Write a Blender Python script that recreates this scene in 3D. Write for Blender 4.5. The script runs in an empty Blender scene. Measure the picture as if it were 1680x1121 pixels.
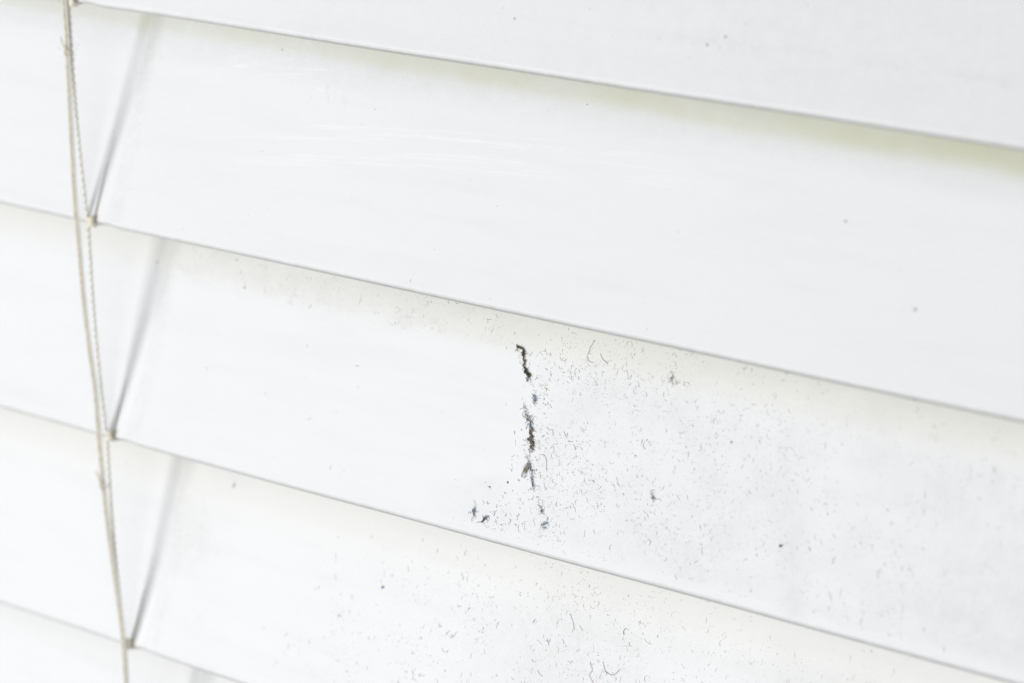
import bpy, bmesh, math, random
from mathutils import Vector, Matrix, noise
C = bpy.context.scene
COL = C.collection
P = 0.0215                                   # vertical pitch of the slats in metres; lengths below are in pitches

# ---------------------------------------------------------------- camera
CAMP = Vector((14.3054264648686, -10.956180445514823, 3.347437913319387))
R = Vector((0.69628006, 0.71544093, -0.05777848))
U = Vector((-0.15427561, 0.22778671, 0.96141159))
F = Vector((-0.70099437, 0.66049791, -0.26897843))
cam = bpy.data.cameras.new('camera')
co = bpy.data.objects.new('camera', cam)
COL.objects.link(co)
m = Matrix.Identity(4)
for i in range(3):
    m[i][0], m[i][1], m[i][2], m[i][3] = R[i], U[i], -F[i], CAMP[i] * P
co.matrix_world = m
cam.sensor_width = 36
cam.lens = 145.3
cam.clip_start = 0.01
cam.clip_end = 50
cam.dof.use_dof = True
cam.dof.focus_distance = 16.9 * P
cam.dof.aperture_fstop = 38.0
C.camera = co
# ---------------------------------------------------------------- light
w = bpy.data.worlds.new('World'); C.world = w; w.use_nodes = True
bg = w.node_tree.nodes['Background']
bg.inputs[0].default_value = (0.955, 0.975, 1.0, 1)
bg.inputs[1].default_value = 0.20

def lamp(name, az, el, dist, size, power, col, target=(2.0, 0.0, -1.6)):
    ld = bpy.data.lights.new(name, 'AREA'); ld.shape = 'DISK'; ld.size = size; ld.energy = power; ld.color = col
    o = bpy.data.objects.new(name, ld); COL.objects.link(o)
    a, e = math.radians(az), math.radians(el)
    d = Vector((math.sin(a) * math.cos(e), -math.cos(a) * math.cos(e), math.sin(e)))
    o.location = Vector(target) * P + d * dist
    o.rotation_euler = d.to_track_quat('Z', 'Y').to_euler()
    return o
lamp('key_lamp', -25, 4, 0.45, 0.20, 1.22, (1.0, 0.99, 0.975), target=(0.3, 0.0, -2.4))
lamp('fill_lamp', 32, 18, 1.1, 1.15, 4.25, (0.97, 0.985, 1.0))  # unseen fill from the viewer's side, added to lift the dark slat tops
C.view_settings.view_transform = 'Standard'
C.view_settings.look = 'None'
C.view_settings.exposure = 0.32
C.view_settings.gamma = 1
C.render.film_transparent = False

# ---------------------------------------------------------------- helpers
def link(name, verts, faces, mat, parent=None, smooth=True):
    me = bpy.data.meshes.new(name)
    me.from_pydata([Vector(v) * P for v in verts], [], faces)
    if smooth:
        me.polygons.foreach_set('use_smooth', [True] * len(me.polygons))
    if mat: me.materials.append(mat)
    o = bpy.data.objects.new(name, me); COL.objects.link(o)
    if parent: o.parent = parent
    return o

def tag(o, label, cat, group=None, kind=None):
    if label: o['label'] = label
    if cat: o['category'] = cat
    if group: o['group'] = group
    if kind: o['kind'] = kind

def tube(V, Fc, pts, rad, n=6, cap=True):
    pts = [Vector(p) for p in pts]
    if not hasattr(rad, '__len__'): rad = [rad] * len(pts)
    base = len(V)
    ref = Vector((0, -1, 0.13))
    for i, p in enumerate(pts):
        t = (pts[min(i + 1, len(pts) - 1)] - pts[max(i - 1, 0)])
        if t.length < 1e-9: t = Vector((0, 0, 1))
        t.normalize()
        a = ref - t * ref.dot(t)
        if a.length < 1e-3: a = Vector((1, 0, 0)) - t * t.x
        a.normalize(); b = t.cross(a)
        for j in range(n):
            q = 2 * math.pi * j / n
            V.append(p + (a * math.cos(q) + b * math.sin(q)) * rad[i])
    for i in range(len(pts) - 1):
        for j in range(n):
            j2 = (j + 1) % n
            Fc.append((base + i * n + j, base + i * n + j2, base + (i + 1) * n + j2, base + (i + 1) * n + j))
    if cap:
        Fc.append(tuple(base + j for j in range(n))[::-1])
        Fc.append(tuple(base + (len(pts) - 1) * n + j for j in range(n)))

def sstep(a, b, x):
    if a == b: return float(x > a)
    t = min(1, max(0, (x - a) / (b - a))); return t * t * (3 - 2 * t)

def N(x, y, z=0.0): return noise.noise(Vector((x, y, z)))

# ---------------------------------------------------------------- materials
def newmat(name):
    mt = bpy.data.materials.new(name); mt.use_nodes = True
    nt = mt.node_tree; return mt, nt, nt.nodes['Principled BSDF']

def plain(name, col, rough=0.7, spec=0.3, var=0.0, scale=3000):
    mt, nt, b = newmat(name)
    b.inputs['Roughness'].default_value = rough
    b.inputs['Specular IOR Level'].default_value = spec
    if var:
        tc = nt.nodes.new('ShaderNodeTexCoord'); nz = nt.nodes.new('ShaderNodeTexNoise')
        nz.inputs['Scale'].default_value = scale; nz.inputs['Detail'].default_value = 3
        nt.links.new(tc.outputs['Object'], nz.inputs['Vector'])
        cr = nt.nodes.new('ShaderNodeValToRGB')
        cr.color_ramp.elements[0].position = 0.3; cr.color_ramp.elements[1].position = 0.7
        cr.color_ramp.elements[0].color = tuple(c * (1 - var) for c in col) + (1,)
        cr.color_ramp.elements[1].color = tuple(min(1, c * (1 + var)) for c in col) + (1,)
        nt.links.new(nz.outputs['Fac'], cr.inputs[0]); nt.links.new(cr.outputs[0], b.inputs['Base Color'])
    else:
        b.inputs['Base Color'].default_value = (*col, 1)
    return mt

def slat_material():
    mt, nt, b = newmat('slat_plastic')
    L = nt.links.new
    def nd(t, **k):
        n = nt.nodes.new(t)
        for a, v in k.items(): n.inputs[a].default_value = v
        return n
    tc = nd('ShaderNodeTexCoord')
    def attr(n):
        a = nd('ShaderNodeAttribute'); a.attribute_name = n; return a.outputs['Fac']
    def math_(op, a, bb, clamp=False):
        n = nt.nodes.new('ShaderNodeMath'); n.operation = op; n.use_clamp = clamp
        for i, v in enumerate((a, bb)):
            if isinstance(v, (int, float)): n.inputs[i].default_value = v
            else: L(v, n.inputs[i])
        return n.outputs[0]
    def noise_(scale, detail=3, vec=None, rough=0.55):
        n = nd('ShaderNodeTexNoise', Scale=scale, Detail=detail, Roughness=rough)
        L(vec if vec else tc.outputs['Object'], n.inputs['Vector']); return n.outputs['Fac']
    def mix(f, a, c):
        n = nt.nodes.new('ShaderNodeMix'); n.data_type = 'RGBA'
        if isinstance(f, float): n.inputs[0].default_value = f
        else: L(f, n.inputs[0])
        for i, v in ((6, a), (7, c)):
            if isinstance(v, tuple): n.inputs[i].default_value = (*v, 1)
            else: L(v, n.inputs[i])
        return n.outputs[2]
    white = (0.800, 0.812, 0.828)
    yel = (0.655, 0.665, 0.500)
    cream = (0.808, 0.806, 0.765)
    grey = (0.640, 0.632, 0.600)
    st = attr('yellow_tint'); cm = attr('cream'); gm = attr('grime_shade')
    n1 = noise_(160, 4); n2 = noise_(700, 6, None, 0.72); n3 = noise_(4200, 2); n4 = noise_(2600, 5, None, 0.7)
    base = mix(math_('MULTIPLY', math_('SUBTRACT', n1, 0.35, True), 0.30, True), white, (0.775, 0.780, 0.785))
    base = mix(cm, base, cream)
    mott = math_('MULTIPLY', math_('SUBTRACT', math_('ADD', math_('MULTIPLY', n2, 0.6), math_('MULTIPLY', n4, 0.4)), 0.36, True), 3.2, True)
    f = math_('MULTIPLY', gm, mott, True)
    base = mix(f, base, grey)
    # fine settled dust: pin-head flecks, only where dust lies
    fl = math_('MULTIPLY', math_('SUBTRACT', n3, 0.60, True), 5.0, True)
    base = mix(math_('MULTIPLY', fl, math_('MULTIPLY', gm, 0.9, True), True), base, (0.50, 0.50, 0.49))
    base = mix(math_('MULTIPLY', st, math_('ADD', math_('MULTIPLY', n2, 0.5), 0.75), True), base, yel)
    # shade of the down-turned lower edge put into the colour, and faint smears drawn out along the slat
    mp = nt.nodes.new('ShaderNodeMapping'); mp.inputs['Scale'].default_value = (0.10, 1, 1)
    L(tc.outputs['Object'], mp.inputs['Vector'])
    n5 = noise_(520, 5, mp.outputs[0], 0.65)
    base = mix(math_('MULTIPLY', math_('SUBTRACT', n5, 0.47, True), 0.6, True), base, (0.66, 0.665, 0.67))
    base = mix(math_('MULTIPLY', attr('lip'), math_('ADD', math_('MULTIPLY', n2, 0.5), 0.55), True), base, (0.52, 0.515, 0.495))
    L(base, b.inputs['Base Color'])
    L(math_('ADD', math_('MULTIPLY', gm, 0.25), 0.42), b.inputs['Roughness'])
    b.inputs['Specular IOR Level'].default_value = 0.42
    bp = nd('ShaderNodeBump', Strength=0.25, Distance=0.00002)
    bp2 = nd('ShaderNodeBump', Strength=0.9, Distance=0.00003)
    L(noise_(1800, 3), bp.inputs['Height'])
    L(math_('MULTIPLY', n4, gm), bp2.inputs['Height'])
    L(bp.outputs[0], bp2.inputs['Normal'])
    L(bp2.outputs[0], b.inputs['Normal'])
    return mt
M_slat = slat_material()

# ---------------------------------------------------------------- slat shape
TH = math.radians(71); W = 1.163; CR = -0.012
cT, sT = math.cos(TH), math.sin(TH)
TILT = {0: 0.0, 1: 0.0, 2: 0.0, 3: 0.0}

def bend(X, s):
    """how far the slat stands back (+) or forward (-) near the cord, where it is kinked over the ladder"""
    a = 0.03 + 0.14 * s; b = 0.125 + 0.07 * s
    d = 0.0
    # left of the cord the slat drops away gently, right of it a shallow trough then flat again
    u = max(0.0, a - X)
    d += 0.024 * (1 - math.exp(-u / 0.20)) * min(1.0, u / 0.05)
    d += 0.0095 * sstep(a - 0.03, b + 0.05, X)
    d += -0.0060 * sstep(b, b + 0.45, X)
    return d

def surf(k, X, s, off=0.0):
    """front face of slat k; s = 0 at its lower edge, 1 at its hidden upper edge; off = height above the face"""
    c = CR * 4 * s * (1 - s)
    y = W * s * cT - c * sT + bend(X, s)
    z = W * s * sT + c * cT - k - 0.009 + {0: 0.014, 1: 0.010, 2: 0.002, 3: -0.002}.get(k, 0.0) * (0.4 + 0.6 * sstep(-0.5, 0.7, X))
    z += 0.010 * math.exp(-((X - 0.07) / 0.06) ** 2) * math.exp(-max(s, 0) / 0.08)
    z += 0.0035 * N(X * 0.8, k * 7.3) + 0.0006 * N(X * 9, k * 3.1)
    y += 0.004 * N(X * 0.6 + 5, k * 5.1, s)
    sl = CR * 4 * (1 - 2 * s) / W
    n = Vector((0, -sT - sl * cT, cT - sl * sT)).normalized()
    e = s * W
    if e < 0.024: off -= 0.021 * (1 - max(e, 0) / 0.024) ** 2
    return Vector((X, y, z)) + n * off

def dX(s): return 1.061 * (0.04 - CR) * 4 * s * (1 - s) * sT
def at(k, X, s, off=0.0):
    """a mark lying on the face of slat k"""
    return surf(k, X - dX(s), s + (0.008 if k != 1 else 0.0), off)

def xs(a, b):
    out = []; x = a
    while x < b:
        out.append(x)
        x += 0.012 if -0.15 < x < 0.45 else (0.03 if -1.3 < x < 5.8 else 0.15)
    out.append(b); return out
XS = xs(-4.0, 9.0)
SS = [i / 400 for i in range(1, 10)] + [i / 56 for i in range(2, 57)]
SS.insert(0, 0.0)
T = 0.017                                    # slat thickness

def masks(k, X, s):
    """yellowing, cream, grime - tones put on the face, dirt as well as painted shade (s along the face)"""
    X = X + dX(s)
    y = c = g = 0.0
    n = N(X * 1.3, s * 2, k * 3.0); n2 = N(X * 6, s * 9, k * 2.0 + 8)
    if k == 1:
        st = min(0.88, 0.42 + 0.095 * max(0, X)) + 0.3 * math.exp(-((X - 0.14) / 0.05) ** 2)
        lo = 0.757 - 0.0090 * max(0, X) - 0.05 * math.exp(-((X - 0.14) / 0.04) ** 2)
        y = st * sstep(lo, 0.792 - 0.003 * max(0, X), s + 0.010 * n + 0.006 * n2)  # yellow-green band along the top, stronger towards the right
        y *= 0.80 + 0.35 * N(X * 2.2, s * 12, 4) + 0.2 * n2
        y += 0.05 * sstep(0.64, 0.8, s) * sstep(0, 5, X)
        g = 0.25 * sstep(0.60, 0.78, s) + 0.05  # soft shade below the slat above, painted in as grey
    elif k == 2:
        y = 0.07 * sstep(0.68, 0.80, s + 0.02 * n) * (0.5 + 0.5 * sstep(0.5, 2.5, X))
        c = (0.6 + 0.4 * sstep(1.5, 3, X)) * sstep(0.62, 0.76, s)
        edge = X - (2.60 - 0.35 * sstep(0.30, 0.16, s) - 0.05 * sstep(0.55, 0.7, s) + 0.03 * n2)
        right = sstep(-0.04, 0.10, edge) * (1 - 0.6 * sstep(0.60, 0.72, s))
        topb = (1.15 - 0.6 * sstep(2.2, 3.2, X)) * sstep(0.655, 0.70, s + 0.02 * n2) * sstep(0.15, 0.4, X)
        botb = sstep(0.19, 0.15, s + 0.02 * n2) * sstep(2.0, 2.4, X)
        g = max(right, topb, botb) * (0.26 + 0.20 * n + 0.2 * n2) * sstep(0.015, 0.07, s + 0.01 * n2)
        g += 0.28 * math.exp(-((X - 4.02 - 0.25 * (0.5 - s)) / 0.07) ** 2) * sstep(0.7, 0.3, s)
    elif k == 3:
        c = 0.65 * sstep(0.50, 0.78, s)
        g = sstep(0.9, 2.8, X + 0.5 * n) * (0.26 + 0.2 * n + 0.15 * n2) * sstep(0.82, 0.55, s)
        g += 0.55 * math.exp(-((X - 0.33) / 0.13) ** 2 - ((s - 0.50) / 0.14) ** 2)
    elif k == 0:
        g = 0.12 + 0.12 * sstep(1, 5, X) + 0.10 * n
        g += 0.25 * math.exp(-((s - (0.19 + 0.02 * n)) / 0.012) ** 2) * sstep(3.0, 3.8, X)
    else:
        c = 0.3 * sstep(0.55, 0.78, s); g = 0.1
    if k >= 0: g += 0.38 * sstep(0.06 + 0.11 * s, 0.09 + 0.11 * s, X - dX(s) * 0.9) * sstep(0.22 + 0.07 * s, 0.15 + 0.07 * s, X - dX(s) * 0.9)  # shading of the bent strip right of the cord, painted grey
    if k in (0, 1, 2): g += 0.5 * math.exp(-((X - (0.20 + 0.0 * s)) / 0.035) ** 2 - ((s - 0.62) / 0.13) ** 2)  # grey smudge, deepened to help darken that painted strip
    return max(0, min(1, y)), max(0, min(1, c)), max(0, min(1, g))

blind = bpy.data.objects.new('window_blind', None); COL.objects.link(blind)
tag(blind, 'white plastic venetian blind closed shut, dusty, with yellow-tinged slats and beige cords', 'window blind')

def make_slat(k):
    V = []; Fc = []; A = []; LIP = []
    nr = 7
    prof = []                                # rows: rounded lower edge, then the face, then the back
    r = T / 2
    for X in XS:
        rows = []
        # back face lower part up to the edge, going round the lower edge to the front
        s0 = surf(k, X, 0.0)
        nrm = (surf(k, X, 0.0, 1.0) - s0)
        along = (surf(k, X, 0.02) - s0).normalized()
        cen = s0 + along * r - nrm * r
        for i in range(nr):
            q = math.pi * (i / (nr - 1))     # 0 = back, pi = front
            rows.append((cen + nrm * (-math.cos(q)) * r - along * math.sin(q) * r, 0.0))
        for s in SS[1:]:
            if s * W <= r * 0.6: continue
            rows.append((surf(k, X, s), s))
        rows.append((surf(k, X, 1.0, -T), 1.0))
        prof.append(rows)
    n = len(prof[0])
    for X, rows in zip(XS, prof):
        for p, s in rows:
            mk = masks(k, X, s)
            if s < 0.025: mk = (mk[0], mk[1], max(mk[2], 1.0 * (1 - s / 0.025)))  # shade of the rounded rim, put into the grey mask too
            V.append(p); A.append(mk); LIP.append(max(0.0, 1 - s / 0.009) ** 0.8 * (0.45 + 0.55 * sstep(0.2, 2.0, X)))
    for i in range(len(XS) - 1):
        for j in range(n):
            j2 = (j + 1) % n
            Fc.append((i * n + j, (i + 1) * n + j, (i + 1) * n + j2, i * n + j2))
    Fc.append(tuple(range(n))); Fc.append(tuple((len(XS) - 1) * n + j for j in range(n))[::-1])
    o = link('slat', V, Fc, M_slat, blind)
    for i, nm in enumerate(('yellow_tint', 'cream', 'grime_shade')):
        at = o.data.attributes.new(nm, 'FLOAT', 'POINT')
        at.data.foreach_set('value', [a[i] for a in A])
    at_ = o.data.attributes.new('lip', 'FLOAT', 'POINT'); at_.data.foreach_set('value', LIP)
    bm = bmesh.new(); bm.from_mesh(o.data); bmesh.ops.recalc_face_normals(bm, faces=bm.faces); bm.to_mesh(o.data); bm.free()
    return o
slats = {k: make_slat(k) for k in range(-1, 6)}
slats[0]['label'] = 'clean greyish slat at the top, cut by the frame'
slats[1]['label'] = 'slat with a yellow-green upper band and pale wipe streaks'
slats[2]['label'] = 'dusty slat with a wiped clean patch and dark lint ridge'
slats[3]['label'] = 'slat below the lint ridge, sprinkled with short fibres'
slats[4]['label'] = 'lowest slat, only its upper left corner seen'

# ---------------------------------------------------------------- cords
M_lift = plain('lift_cord_beige', (0.66, 0.61, 0.49), 0.85, 0.15, 0.15, 2500)
M_white = plain('cord_white', (0.80, 0.79, 0.75), 0.85, 0.15, 0.05, 2500)
M_lad = plain('ladder_white', (0.80, 0.79, 0.745), 0.85, 0.15, 0.08, 2500)
M_stitch = plain('ladder_stitch', (0.73, 0.71, 0.61), 0.85, 0.15, 0.12, 2500)
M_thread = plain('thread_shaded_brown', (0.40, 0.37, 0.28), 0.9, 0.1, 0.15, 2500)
M_knot = plain('knot_beige', (0.78, 0.735, 0.62), 0.85, 0.15, 0.15, 2500)

LIFT = [(0.012, 0.60), (0.004, 0.32), (-0.0096, 0.1017), (-0.0198, 0.0193), (-0.0246, -0.1448), (-0.030, -0.2269), (-0.0559, -0.6026),
        (-0.072, -0.9176), (-0.0700, -1.0248), (-0.0715, -1.3196), (-0.0649, -1.523), (-0.0521, -1.6866), (-0.0450, -1.7766),
        (-0.0474, -1.9443), (-0.0499, -2.0602), (-0.0475, -2.2715), (-0.0381, -2.4652), (-0.023, -2.6497), (-0.0091, -2.8118),
        (-0.001, -2.9784), (-0.0085, -3.1708), (-0.0142, -3.2883), (-0.02, -3.6), (-0.02, -4.2), (-0.02, -5.2)]
def catmull(pts, n=10):
    out = []
    for i in range(len(pts) - 1):
        p0, p1, p2, p3 = pts[max(i - 1, 0)], pts[i], pts[i + 1], pts[min(i + 2, len(pts) - 1)]
        for j in range(n):
            t = j / n
            out.append(tuple(0.5 * ((2 * b) + (-a + c) * t + (2 * a - 5 * b + 4 * c - d) * t * t + (-a + 3 * b - 3 * c + d) * t ** 3)
                             for a, b, c, d in zip(p0, p1, p2, p3)))
    out.append(tuple(pts[-1])); return out
path = [(x, -0.034, z) for x, z in catmull(LIFT)]
V, Fc = [], []
tube(V, Fc, path, [0.0082 + 0.0008 * N(z * 6, 0.3) for _, _, z in path], 8)
lift = link('lift_cord', V, Fc, M_lift, blind)
V, Fc = [], []                                # pale outer yarns of the cord, one each side
tube(V, Fc, [(x - 0.0085 + 0.001 * N(z * 5, 2), y + 0.003, z) for x, y, z in path], 0.0048, 6)
tube(V, Fc, [(x + 0.0095 + 0.001 * N(z * 5, 4), y + 0.004, z) for x, y, z in path], 0.0050, 6)
link('pale_yarn', V, Fc, M_white, lift)

ladder = bpy.data.objects.new('ladder_cord', None); COL.objects.link(ladder); ladder.parent = blind
def ladx(z):
    f = (-z) % 1.0
    return -0.014 - 0.016 * math.sin(math.pi * f) + 0.001 * N(z * 3, 9)
zz = [0.9 - i * 0.01 for i in range(620)]
V, Fc = [], []
tube(V, Fc, [(ladx(z) - 0.003, -0.011, z) for z in zz], 0.0062, 6)
link('cord_strand', V, Fc, M_lad, ladder)
V, Fc = [], []                               # plaited strand wound round it
pp = []
z = 0.9
while z > -5.2:
    ph = (0.9 - z) / 0.033 * 2 * math.pi + 3.5 * N(z * 4, 1)
    pp.append((ladx(z) + 0.004 + 0.0066 * math.cos(ph), -0.0148 - 0.0045 * math.sin(ph), z)); z -= 0.0028
tube(V, Fc, pp, [0.0036 + 0.0022 * math.sin((0.9 - q[2]) / 0.033 * 2 * math.pi + 3.5 * N(q[2] * 4, 1)) for q in pp], 5)
link('plaited_strand', V, Fc, M_stitch, ladder)
rng = random.Random(5)
for k in range(-1, 6):
    # knot: three lumpy windings at the lower edge of the slat, and the rung that turns under it
    V, Fc = [], []
    for i in range(5):
        zc = -k - 0.004 + 0.0092 * i
        pts = []
        for j in range(15):
            a = j / 14 * 2 * math.pi
            pts.append((-0.001 + 0.0155 * math.cos(a) * (1 + 0.15 * N(i, k, a)), -0.009 - 0.0085 * math.sin(a), zc + 0.0035 * math.cos(a) + 0.001 * rng.uniform(-1, 1)))
        tube(V, Fc, pts, 0.0058, 6)
    kn = link('knot', V, Fc, M_knot, ladder)
    V, Fc = [], []
    pts = [(0.004, -0.012, -k + 0.036), (0.010, -0.013, -k + 0.028), (0.014, -0.013, -k + 0.012), (0.015, -0.011, -k + 0.001), (0.016, -0.003, -k - 0.006),
           (0.018, 0.010, -k - 0.003), (0.022, 0.028, -k + 0.03), (0.025, 0.075, -k + 0.10), (0.03, 0.24, -k + 0.5)]
    tube(V, Fc, catmull(pts, 5), 0.0058, 6)
    link('rung', V, Fc, M_knot, ladder)
    V, Fc = [], []
    q = catmull([(0.016, 0.004), (0.014, 0.03), (0.016, 0.06), (0.020, 0.10), (0.024, 0.14), (0.028, 0.19), (0.031, 0.24)], 5)
    nq = len(q)
    tube(V, Fc, [surf(k, x - 0.5 * dX(t), t, 0.0010) for x, t in q], [0.0052 * (1 - i / nq) ** 0.9 + 0.0003 for i in range(nq)], 6)
    link('shadow_thread', V, Fc, M_thread, ladder)  # dark taper added to deepen the foot of the cord's shadow
# snagged threads where the lift cord rubs on the ladder
for z0 in (-0.19, -2.20):
    xc = -0.027 if z0 > -1 else -0.048
    V, Fc = [], []
    tube(V, Fc, catmull([(xc - 0.024, -0.046, z0 + 0.045), (xc - 0.017, -0.048, z0 + 0.022), (xc - 0.004, -0.050, z0 + 0.006), (xc + 0.008, -0.048, z0 - 0.014),
                         (xc + 0.016, -0.040, z0 - 0.028), (xc + 0.022, -0.026, z0 - 0.022)], 5), 0.0040, 5)
    tube(V, Fc, catmull([(xc - 0.015, -0.045, z0 + 0.004), (xc - 0.010, -0.050, z0 + 0.015), (xc - 0.002, -0.050, z0 + 0.03)], 4), 0.0028, 4)
    tube(V, Fc, catmull([(xc + 0.010, -0.047, z0 - 0.034), (xc + 0.001, -0.050, z0 - 0.032), (xc - 0.008, -0.046, z0 - 0.024), (xc - 0.002, -0.05, z0 - 0.012)], 4), 0.0040, 4)
    link('frayed_thread', V, Fc, M_knot, lift)

# ---------------------------------------------------------------- lint, fibres, grit
TONES = {
    'grey_fibre': (0.47, 0.47, 0.47), 'dark_fibre': (0.07, 0.07, 0.07), 'blue_fibre': (0.30, 0.36, 0.46),
    'brown_fibre': (0.40, 0.31, 0.18), 'pale_fibre': (0.68, 0.67, 0.64), 'umber_fibre': (0.20, 0.14, 0.07), 'pink_fibre': (0.48, 0.38, 0.42), 'olive_fibre': (0.50, 0.49, 0.34),
    'white_fibre': (0.84, 0.84, 0.83)}
MT = {n: plain(n, c, 0.9, 0.1) for n, c in TONES.items()}
NAMES = list(TONES)
class Stuff:
    def __init__(s): s.V = []; s.F = []; s.M = []
    def fibre(s, k, X, t, length, ang, curl, rad, mi, lift=0.0015, n=3, seg=5, r=random, rise=0.0):
        pts = []; a = ang; x, v = X, t; st = length / seg
        for i in range(seg + 1):
            h = lift + rise * math.sin(math.pi * i / seg) + rad
            pts.append(at(k, x, v, h))
            x += math.cos(a) * st; v += math.sin(a) * st / W
            a += curl + r.uniform(-0.35, 0.35)
        f0 = len(s.F)
        tube(s.V, s.F, pts, [rad * (0.55 if i in (0, seg) else r.uniform(0.85, 1.15)) for i in range(seg + 1)], n)
        s.M += [mi] * (len(s.F) - f0)
    def grain(s, k, X, t, rad, mi, r=random, flat=0.6):
        p = at(k, X, t, rad * 0.4); b = len(s.V)
        q = [(1, 0, 0), (0, 0, 1), (-1, 0, 0), (0, 0, -1), (0.6, -flat, 0.5), (-0.5, -flat, -0.6), (0.2, flat, 0)]
        for v in q: s.V.append(p + Vector(v) * rad * r.uniform(0.6, 1.25))
        fs = [(0, 1, 4), (1, 2, 4), (2, 3, 5), (3, 0, 5), (4, 2, 5), (0, 4, 5), (1, 0, 6), (2, 1, 6), (3, 2, 6), (0, 3, 6)]
        s.F += [tuple(b + i for i in f) for f in fs]; s.M += [mi] * len(fs)
    def build(s, name, parent=None):
        me = bpy.data.meshes.new(name); me.from_pydata([v * P for v in s.V], [], s.F)
        for n in NAMES: me.materials.append(MT[n])
        me.polygons.foreach_set('material_index', s.M)
        o = bpy.data.objects.new(name, me); COL.objects.link(o)
        if parent: o.parent = parent
        return o
def pick(r, strong=0.0):
    u = r.random()
    if u < 0.015 + strong: return 'dark_fibre'
    if u < 0.20 + strong: return 'grey_fibre'
    if u < 0.27 + strong: return 'blue_fibre'
    if u < 0.34 + strong: return 'brown_fibre'
    if u < 0.41 + strong: return 'olive_fibre'
    if u < 0.425 + strong: return 'pink_fibre'
    if u < 0.86: return 'pale_fibre'
    return 'white_fibre'
I = {n: i for i, n in enumerate(NAMES)}

def scatter(k, dens, count, xr, sr, seed, lmin=0.003, lmax=0.036, strong=0.0, rad=(0.0004, 0.0009)):
    r = random.Random(seed); S = Stuff(); made = 0; tries = 0
    while made < count and tries < count * 60:
        tries += 1
        X = r.uniform(*xr); t = r.uniform(*sr)
        cl = 0.65 + 1.3 * N(X * 4 + seed, t * 5, k) + 0.5 * N(X * 13 + seed, t * 15, k)
        if r.random() > dens(X, t) * max(0.07, cl): continue
        made += 1
        tone = I[pick(r, strong)]
        u = r.random()
        ln = lmin + (lmax - lmin) * u ** 6
        if r.random() < 0.22: S.grain(k, X, t, r.uniform(0.0008, 0.0022), tone, r)
        else: S.fibre(k, X, t, ln, r.uniform(0, 2 * math.pi), r.uniform(-0.7, 0.7), r.uniform(*rad), tone, lift=0.0003, seg=4 if ln < 0.02 else 6, r=r)
    return S

# slat 2: around the wiped patch
def d2(X, t):
    n = N(X * 3, t * 4, 1.7)
    if t < 0.03: return 0
    edge = 2.64 - 0.16 * sstep(0.26, 0.10, t) + 0.02 * n
    if X > edge:
        v = 0.95 * math.exp(-max(0, X - edge - 0.35) * 0.85) + 0.10
        return v * (0.5 if t > 0.70 else 1)
    if t > 0.66 + 0.02 * n: return 0.42 * sstep(0.05, 0.3, X) * (0.5 + 0.5 * sstep(0.8, 1.9, X))
    if 2.2 < X and t < 0.2: return 0.10
    if 2.54 < X: return 0.25
    return 0.006
S = scatter(2, d2, 4600, (-0.9, 5.4), (0.02, 0.80), 11, strong=0.02)
r = random.Random(77)
# thicker scatter right beside the ridge
for i in range(130):
    t = r.uniform(0.06, 0.70); X = 2.63 + r.gauss(0.03, 0.05) - 0.3 * sstep(0.2, 0.1, t) * r.random()
    S.fibre(2, X, t, r.uniform(0.004, 0.030), r.uniform(0, 6.28), r.uniform(-0.8, 0.8), r.uniform(0.0006, 0.0012), I[pick(r, 0.12)], 0.0004, r=r)
o = S.build('dust'); tag(o, 'short fibres and dust flecks beside the wiped patch on the ridge slat', 'dust', kind='stuff')

def d3(X, t):
    if t < 0.02: return 0
    return (0.05 + 0.95 * sstep(0.9, 2.6, X + 1.2 * (0.45 - t))) * math.exp(-max(0, X - 3.3) * 0.75) * (1 - 0.75 * sstep(0.60, 0.80, t))
S = scatter(3, d3, 3600, (-0.7, 5.2), (0.1, 0.80), 23, strong=0.0)
r = random.Random(78)
for i in range(40):
    X = r.gauss(2.75, 0.45); t = r.gauss(0.40, 0.13)
    if t > 0.75 or t < 0.1: continue
    S.fibre(3, X, t, r.uniform(0.012, 0.045), r.uniform(0, 6.28), r.uniform(-0.8, 0.8), r.uniform(0.0006, 0.0012), I[pick(r, 0.05)], 0.0004, r=r)
o = S.build('dust'); tag(o, 'fine curled fibres sprinkled over the slat below the lint ridge', 'dust', kind='stuff')

S = scatter(1, lambda X, t: 0.5 if t < 0.7 else 0.3, 60, (-0.7, 5.3), (0.02, 0.78), 31, 0.004, 0.018, rad=(0.0007, 0.0012))
r = random.Random(3)
for i in range(90):                           # pinhead bumps in the plastic
    S.grain(1, r.uniform(-0.6, 5.2), r.uniform(0.03, 0.75), r.uniform(0.001, 0.002), I['white_fibre'], r, 0.3)
for i in range(10):
    S.fibre(1, -0.35 + r.gauss(0, 0.06), 0.63 + r.gauss(0, 0.03), 0.02, r.uniform(0, 6), 0.3, 0.0012, I['pale_fibre'], 0.0004, r=r)
o = S.build('dust'); tag(o, 'few stray specks on the slat with yellow-green upper band', 'dust', kind='stuff')
S = scatter(0, lambda X, t: 0.5 * sstep(0.06, 0.12, t), 90, (0, 5.3), (0.03, 0.6), 41, 0.004, 0.02, rad=(0.0007, 0.0013))
for i in range(14):
    X = 3.4 + i * 0.14 + r.uniform(-.05, .05); S.grain(0, X, 0.165 + 0.012 * N(X * 4, 2) + 0.003 * i * 0.3, r.uniform(0.002, 0.004), I['pale_fibre'], r, 0.3)
o = S.build('dust'); tag(o, 'scattered specks on the topmost slat cut by the frame', 'dust', kind='stuff')

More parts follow.
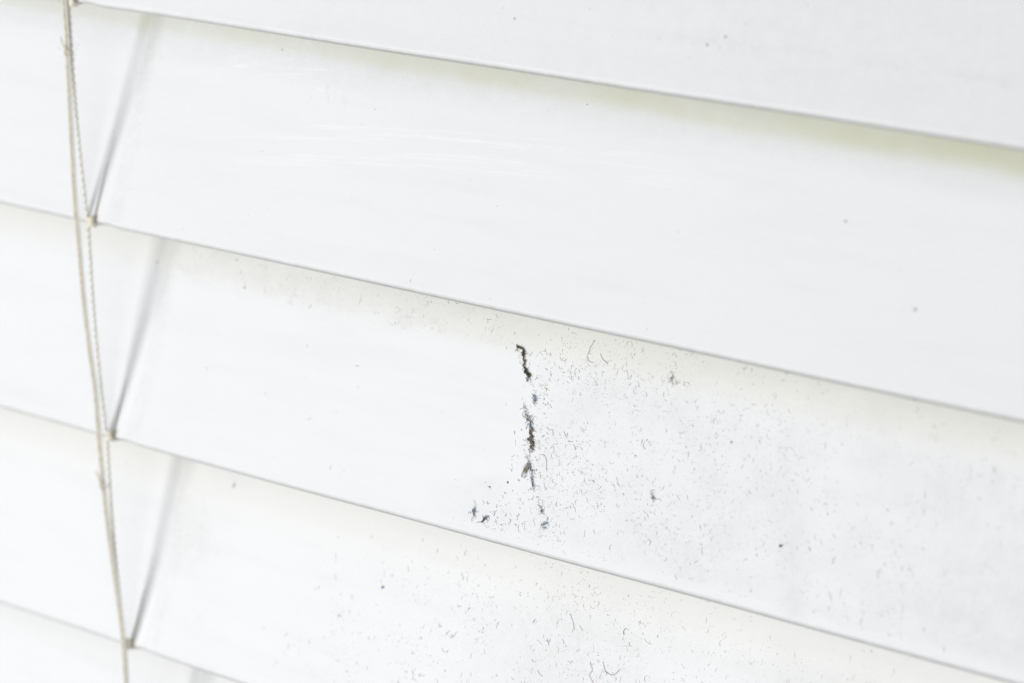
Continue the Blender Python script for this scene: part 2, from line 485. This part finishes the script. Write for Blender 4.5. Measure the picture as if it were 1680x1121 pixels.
# single crumbs of grit large enough to pick out
def crumb(k, X, t, rad, tone, label, seed, hair=0):
    rr = random.Random(seed); S = Stuff(); rad *= 0.7
    p = at(k, X, t, rad * 0.5)
    bm = bmesh.new(); bmesh.ops.create_icosphere(bm, subdivisions=2, radius=rad)
    for v in bm.verts:
        v.co = p + Vector((v.co.x, v.co.y * 0.6, v.co.z)) * (1 + 0.45 * N(v.co.x / rad * 1.3 + seed, v.co.z / rad * 1.3, v.co.y / rad))
    b = len(S.V); S.V += [v.co.copy() for v in bm.verts]
    fs = [tuple(b + v.index for v in f.verts) for f in bm.faces]; bm.free()
    S.F += fs; S.M += [I[tone]] * len(fs)
    for i in range(hair): S.fibre(k, X + rr.gauss(0, rad * .6), t + rr.gauss(0, rad * .6), rad * rr.uniform(2, 4), rr.uniform(0, 6.28), rr.uniform(-.6, .6), rad * 0.14, I[tone], 0.0006, r=rr)
    o = S.build('grit'); tag(o, label, 'grit', 'crumbs of grit on the slats')
crumb(3, 0.533, 0.724, 0.0085, 'grey_fibre', 'grey blurred crumb just under the edge of the ridge slat, left', 1, 2)
crumb(3, 1.601, 0.504, 0.0075, 'blue_fibre', 'dark bluish crumb left of centre on the slat below the ridge', 2, 4)
crumb(2, 3.709, 0.530, 0.0065, 'olive_fibre', 'olive crumb right of the lint ridge, high on the dusty slat', 3)
crumb(2, 4.041, 0.233, 0.0085, 'dark_fibre', 'darkest crumb low on the right of the dusty slat', 4, 1)
crumb(1, 4.355, 0.514, 0.0080, 'pale_fibre', 'round grey blurred fleck on the yellow-banded slat, nearest its upper band', 5)
crumb(1, 4.750, 0.279, 0.0100, 'pale_fibre', 'round grey blurred fleck farthest right on the yellow-banded slat', 6)
crumb(0, 3.877, 0.205, 0.0070, 'grey_fibre', 'bluish grey fleck on the top slat right of a pinkish one', 7)
crumb(0, 3.790, 0.172, 0.0062, 'pink_fibre', 'pinkish fleck on the top slat', 8)
crumb(0, 2.753, 0.167, 0.0050, 'grey_fibre', 'small dark fleck near the top frame edge, centre of top slat', 9, 2)
crumb(1, 2.918, 0.752, 0.0032, 'dark_fibre', 'tiny black dot in the yellow-green band', 10)
crumb(2, 0.740, 0.683, 0.0065, 'grey_fibre', 'grey speck at the lower border of the dusty band, left', 11)
crumb(2, 0.649, 0.778, 0.0055, 'pink_fibre', 'reddish speck close under the yellow-banded slat edge', 12)
crumb(2, 0.123, 0.703, 0.0080, 'pale_fibre', 'soft grey smudge beside the ladder cord on the dusty slat', 13, 3)
crumb(2, 2.434, 0.182, 0.0046, 'dark_fibre', 'black crumb at the lower left of the lint ridge', 14, 3)
crumb(2, 2.535, 0.213, 0.0044, 'dark_fibre', 'dark reddish crumb between the lint ridge foot and the black crumb', 15, 5)
crumb(2, 2.596, 0.231, 0.0036, 'brown_fibre', 'brown crumb right under the foot of the lint ridge', 16, 5)

# lint ridge: matted clumps pushed up by the wipe
def clump(k, pts, label, seed, rad=0.0040, dens=1.0, spread=0.006, hairs=40, tones=('dark_fibre', 'umber_fibre', 'brown_fibre', 'blue_fibre', 'umber_fibre')):
    rr = random.Random(seed); S = Stuff()
    cp = catmull(pts, 8); n = len(cp)
    for strand in range(int(15 * dens)):
        off = [rr.uniform(-1, 1) for _ in range(4)]
        i0 = rr.randint(0, n * 2 // 3); i1 = min(n, i0 + rr.randint(max(4, n // 4), max(6, n // 2)))
        if strand == 0: i0, i1 = 0, n
        q = []; rd = []
        for i in range(i0, i1):
            x, s = cp[i]; f = i / n * 9
            wob = 1.3 * N(f * 1.8 + off[0] * 9, seed, strand * 1.7) + 0.3 * N(f * 5 + off[0] * 9, seed, strand); wob2 = N(f * 2 + off[1] * 9, seed + 5, strand * 2.1)
            thick = 0.35 + 1.5 * abs(N(i / n * 4.2 + seed, 0.4))
            q.append(at(k, x + spread * wob * 1.5 * thick, s + spread * wob2 * 0.8, 0.003 + 0.006 * abs(wob + off[2] * .4)))
            rd.append(rad * (0.35 + 0.5 * thick * rr.uniform(0.6, 1.3)) * (0.35 + 0.65 * math.sin(math.pi * min(1, (i - i0 + 0.6) / max(1, i1 - i0)))))
        if len(q) > 3:
            f0 = len(S.F); tube(S.V, S.F, q, rd, 5); S.M += [I[rr.choice(tones)]] * (len(S.F) - f0)
    for i in range(int(hairs * 1.2)):        # crumbs caught in the mat
        x, s = cp[rr.randrange(n)]
        S.grain(k, x + rr.gauss(0, spread * 0.8), s + rr.gauss(0, spread * 0.8), rr.uniform(0.0005, 0.5 * rad), I[rr.choice(tones)], rr)
    for i in range(hairs):
        x, s = cp[rr.randrange(n)]
        S.fibre(k, x + rr.gauss(0, spread), s + rr.gauss(0, spread), rr.uniform(0.008, 0.036), rr.uniform(0, 6.28), rr.uniform(-0.6, 0.6), rr.uniform(0.0004, 0.0010),
                I[rr.choice(tones + ('grey_fibre', 'blue_fibre'))], 0.001, r=rr, rise=0.004)
    o = S.build('lint_clump'); tag(o, label, 'lint', 'matted lint along the edge of the wiped patch')
clump(2, [(2.452, 0.693), (2.466, 0.687), (2.482, 0.688), (2.500, 0.680), (2.503, 0.664), (2.516, 0.650), (2.522, 0.640), (2.519, 0.628), (2.536, 0.618), (2.546, 0.604), (2.564, 0.598), (2.556, 0.588), (2.560, 0.576)],
      'longest black and brown lint ridge at the top of the wiped edge', 1, 0.0029, 0.9, 0.0080, 34, ('dark_fibre', 'umber_fibre', 'umber_fibre', 'dark_fibre'))
clump(2, [(2.572, 0.480), (2.582, 0.464), (2.600, 0.455), (2.596, 0.444), (2.622, 0.438), (2.616, 0.425), (2.634, 0.414), (2.624, 0.400), (2.640, 0.392), (2.630, 0.380), (2.650, 0.368), (2.644, 0.356), (2.658, 0.347)],
      'tangled blue-black and orange-brown lint ridge in the middle of the wiped edge', 2, 0.0023, 0.8, 0.0085, 70)
clump(2, [(2.637, 0.318), (2.641, 0.300), (2.640, 0.285), (2.633, 0.270), (2.626, 0.257)],
      'short dark lint ridge at the foot of the wiped edge', 3, 0.0023, 0.7, 0.0075, 34, ('dark_fibre', 'blue_fibre', 'brown_fibre'))
clump(2, [(2.366, 0.100), (2.361, 0.088), (2.363, 0.075), (2.376, 0.062)], 'left curl of the two dark squiggles under the wiped patch', 4, 0.0020, 0.7, 0.004, 8, ('dark_fibre', 'blue_fibre', 'grey_fibre'))
clump(2, [(2.434, 0.082), (2.428, 0.068), (2.420, 0.060), (2.410, 0.052)], 'right, darker curl of the two squiggles under the wiped patch', 5, 0.0022, 0.6, 0.004, 8, ('dark_fibre', 'blue_fibre'))
clump(2, [(2.645, 0.300), (2.668, 0.270), (2.675, 0.240), (2.690, 0.215)], 'loose wisp of grey lint right of the ridge foot', 6, 0.0016, 0.5, 0.008, 16, ('grey_fibre', 'blue_fibre', 'dark_fibre'))
clump(2, [(2.738, 0.160), (2.752, 0.150), (2.750, 0.140)], 'small dark wisp low between the ridge and the slat edge, upper one', 7, 0.0014, 0.5, 0.006, 8, ('dark_fibre', 'grey_fibre'))
clump(2, [(2.755, 0.098), (2.775, 0.104), (2.790, 0.112)], 'small dark wisp low between the ridge and the slat edge, lower one', 8, 0.0014, 0.5, 0.006, 8, ('dark_fibre', 'blue_fibre'))
clump(2, [(2.610, 0.535), (2.622, 0.520), (2.620, 0.505)], 'faint bluish wisp between the upper and middle lint ridges', 9, 0.0016, 0.5, 0.006, 14, ('grey_fibre', 'blue_fibre', 'dark_fibre'))
clump(2, [(3.335, 0.705), (3.336, 0.690), (3.360, 0.668)], 'faint pinkish wisp high on the dusty slat, right', 10, 0.0013, 0.5, 0.006, 8, ('pink_fibre', 'grey_fibre'))
clump(2, [(3.335, 0.300), (3.350, 0.288), (3.362, 0.280)], 'grey Y-shaped wisp right of the lint ridge, lower half', 11, 0.0014, 0.5, 0.005, 8, ('grey_fibre', 'dark_fibre'))

def hair(k, pts, rad, tone, label):
    S = Stuff(); cp = catmull(pts, 6)
    tube(S.V, S.F, [at(k, x, s, 0.001 + rad * 0.7) for x, s in cp], [rad * 0.7 * (0.7 + 0.5 * abs(N(i * 0.7, rad * 999))) for i in range(len(cp))], 4); S.M = [I[tone]] * len(S.F)
    o = S.build('hair'); tag(o, label, 'hair', 'single hairs lying on the slats')
hair(2, [(2.878, 0.770), (2.868, 0.752), (2.860, 0.729), (2.858, 0.708), (2.871, 0.694), (2.897, 0.691)], 0.0016, 'grey_fibre', 'long hooked hair under the upper slat edge right of the ridge')
hair(2, [(2.925, 0.728), (2.938, 0.714), (2.955, 0.706), (2.972, 0.701)], 0.0019, 'grey_fibre', 'short thick hair just right of the long hooked hair')
hair(2, [(2.710, 0.436), (2.728, 0.428), (2.745, 0.431), (2.754, 0.412)], 0.0014, 'blue_fibre', 'thin blue bent hair right of the middle lint ridge')
hair(2, [(2.700, 0.335), (2.720, 0.338), (2.738, 0.322), (2.745, 0.295), (2.750, 0.285)], 0.0018, 'pink_fibre', 'mauve arched hair right of the ridge foot')
hair(3, [(2.72, 0.60), (2.745, 0.575), (2.76, 0.55)], 0.0016, 'blue_fibre', 'blue thread on the slat below the ridge, under its edge')
hair(3, [(2.95, 0.47), (2.975, 0.44), (3.02, 0.435), (3.05, 0.46)], 0.0017, 'blue_fibre', 'blue smile-shaped thread on the slat below the ridge')
hair(3, [(2.88, 0.45), (2.90, 0.43), (2.89, 0.41), (2.92, 0.385)], 0.0016, 'pink_fibre', 'pink zigzag thread on the slat below the ridge')

# ---------------------------------------------------------------- wipe streaks on the yellow-banded slat
M_streak = plain('dried_wipe_film', (0.84, 0.845, 0.85), 0.5, 0.4)
r = random.Random(9)
V, Fc = [], []
def ribbon(k, f, x0, x1, wd, off=0.0012):
    n = max(4, int((x1 - x0) / 0.02)); b = len(V)
    for i in range(n + 1):
        u = i / n; x = x0 + (x1 - x0) * u; s = f(x)
        ww = wd * math.sin(math.pi * min(1, max(0, u))) * max(0.0, 0.55 + 0.9 * N(x * 9, s * 40, 3)) + 1e-5
        for j in (-1, 0, 1): V.append(at(k, x, s + j * ww / W, off if j == 0 else 0.0))
    for i in range(n):
        for j in (0, 1): Fc.append((b + i * 3 + j, b + i * 3 + 3 + j, b + i * 3 + 4 + j, b + i * 3 + 1 + j))
def arc(off, bow): return lambda x: 0.443 + off + 0.098 * (x - 0.824) - 0.0145 * (x - 0.9) ** 2 * bow + 0.0015 * N(x * 4, off * 60)
for i in range(34):
    off = r.choice([0.0, 0.0, -0.055, -0.075, -0.09, 0.03]) + r.gauss(0, 0.014)
    a = r.uniform(0.7, 3.4); b = min(4.0, a + r.uniform(0.15, 1.0))
    ribbon(1, arc(off, 1.0 + r.uniform(-.06, .06)), a, b, r.uniform(0.0010, 0.0026))
for i in range(16):                          # short smears in the yellow-green band, left
    a = r.uniform(0.75, 1.30); o_ = r.uniform(-0.03, 0.035)
    ribbon(1, lambda x, a=a, o_=o_: 0.700 + o_ + 0.10 * (x - a), a, a + r.uniform(0.05, 0.25), r.uniform(0.0015, 0.004))
for i in range(7):
    a = r.uniform(1.3, 1.5); o_ = r.uniform(-0.02, 0.015)
    ribbon(1, lambda x, a=a, o_=o_: 0.645 + o_ + 0.02 * math.sin(x * 60), a, a + r.uniform(0.03, 0.10), r.uniform(0.001, 0.003))
st = link('wipe_streak', V, Fc, M_streak, slats[1]); st['kind'] = 'stuff'
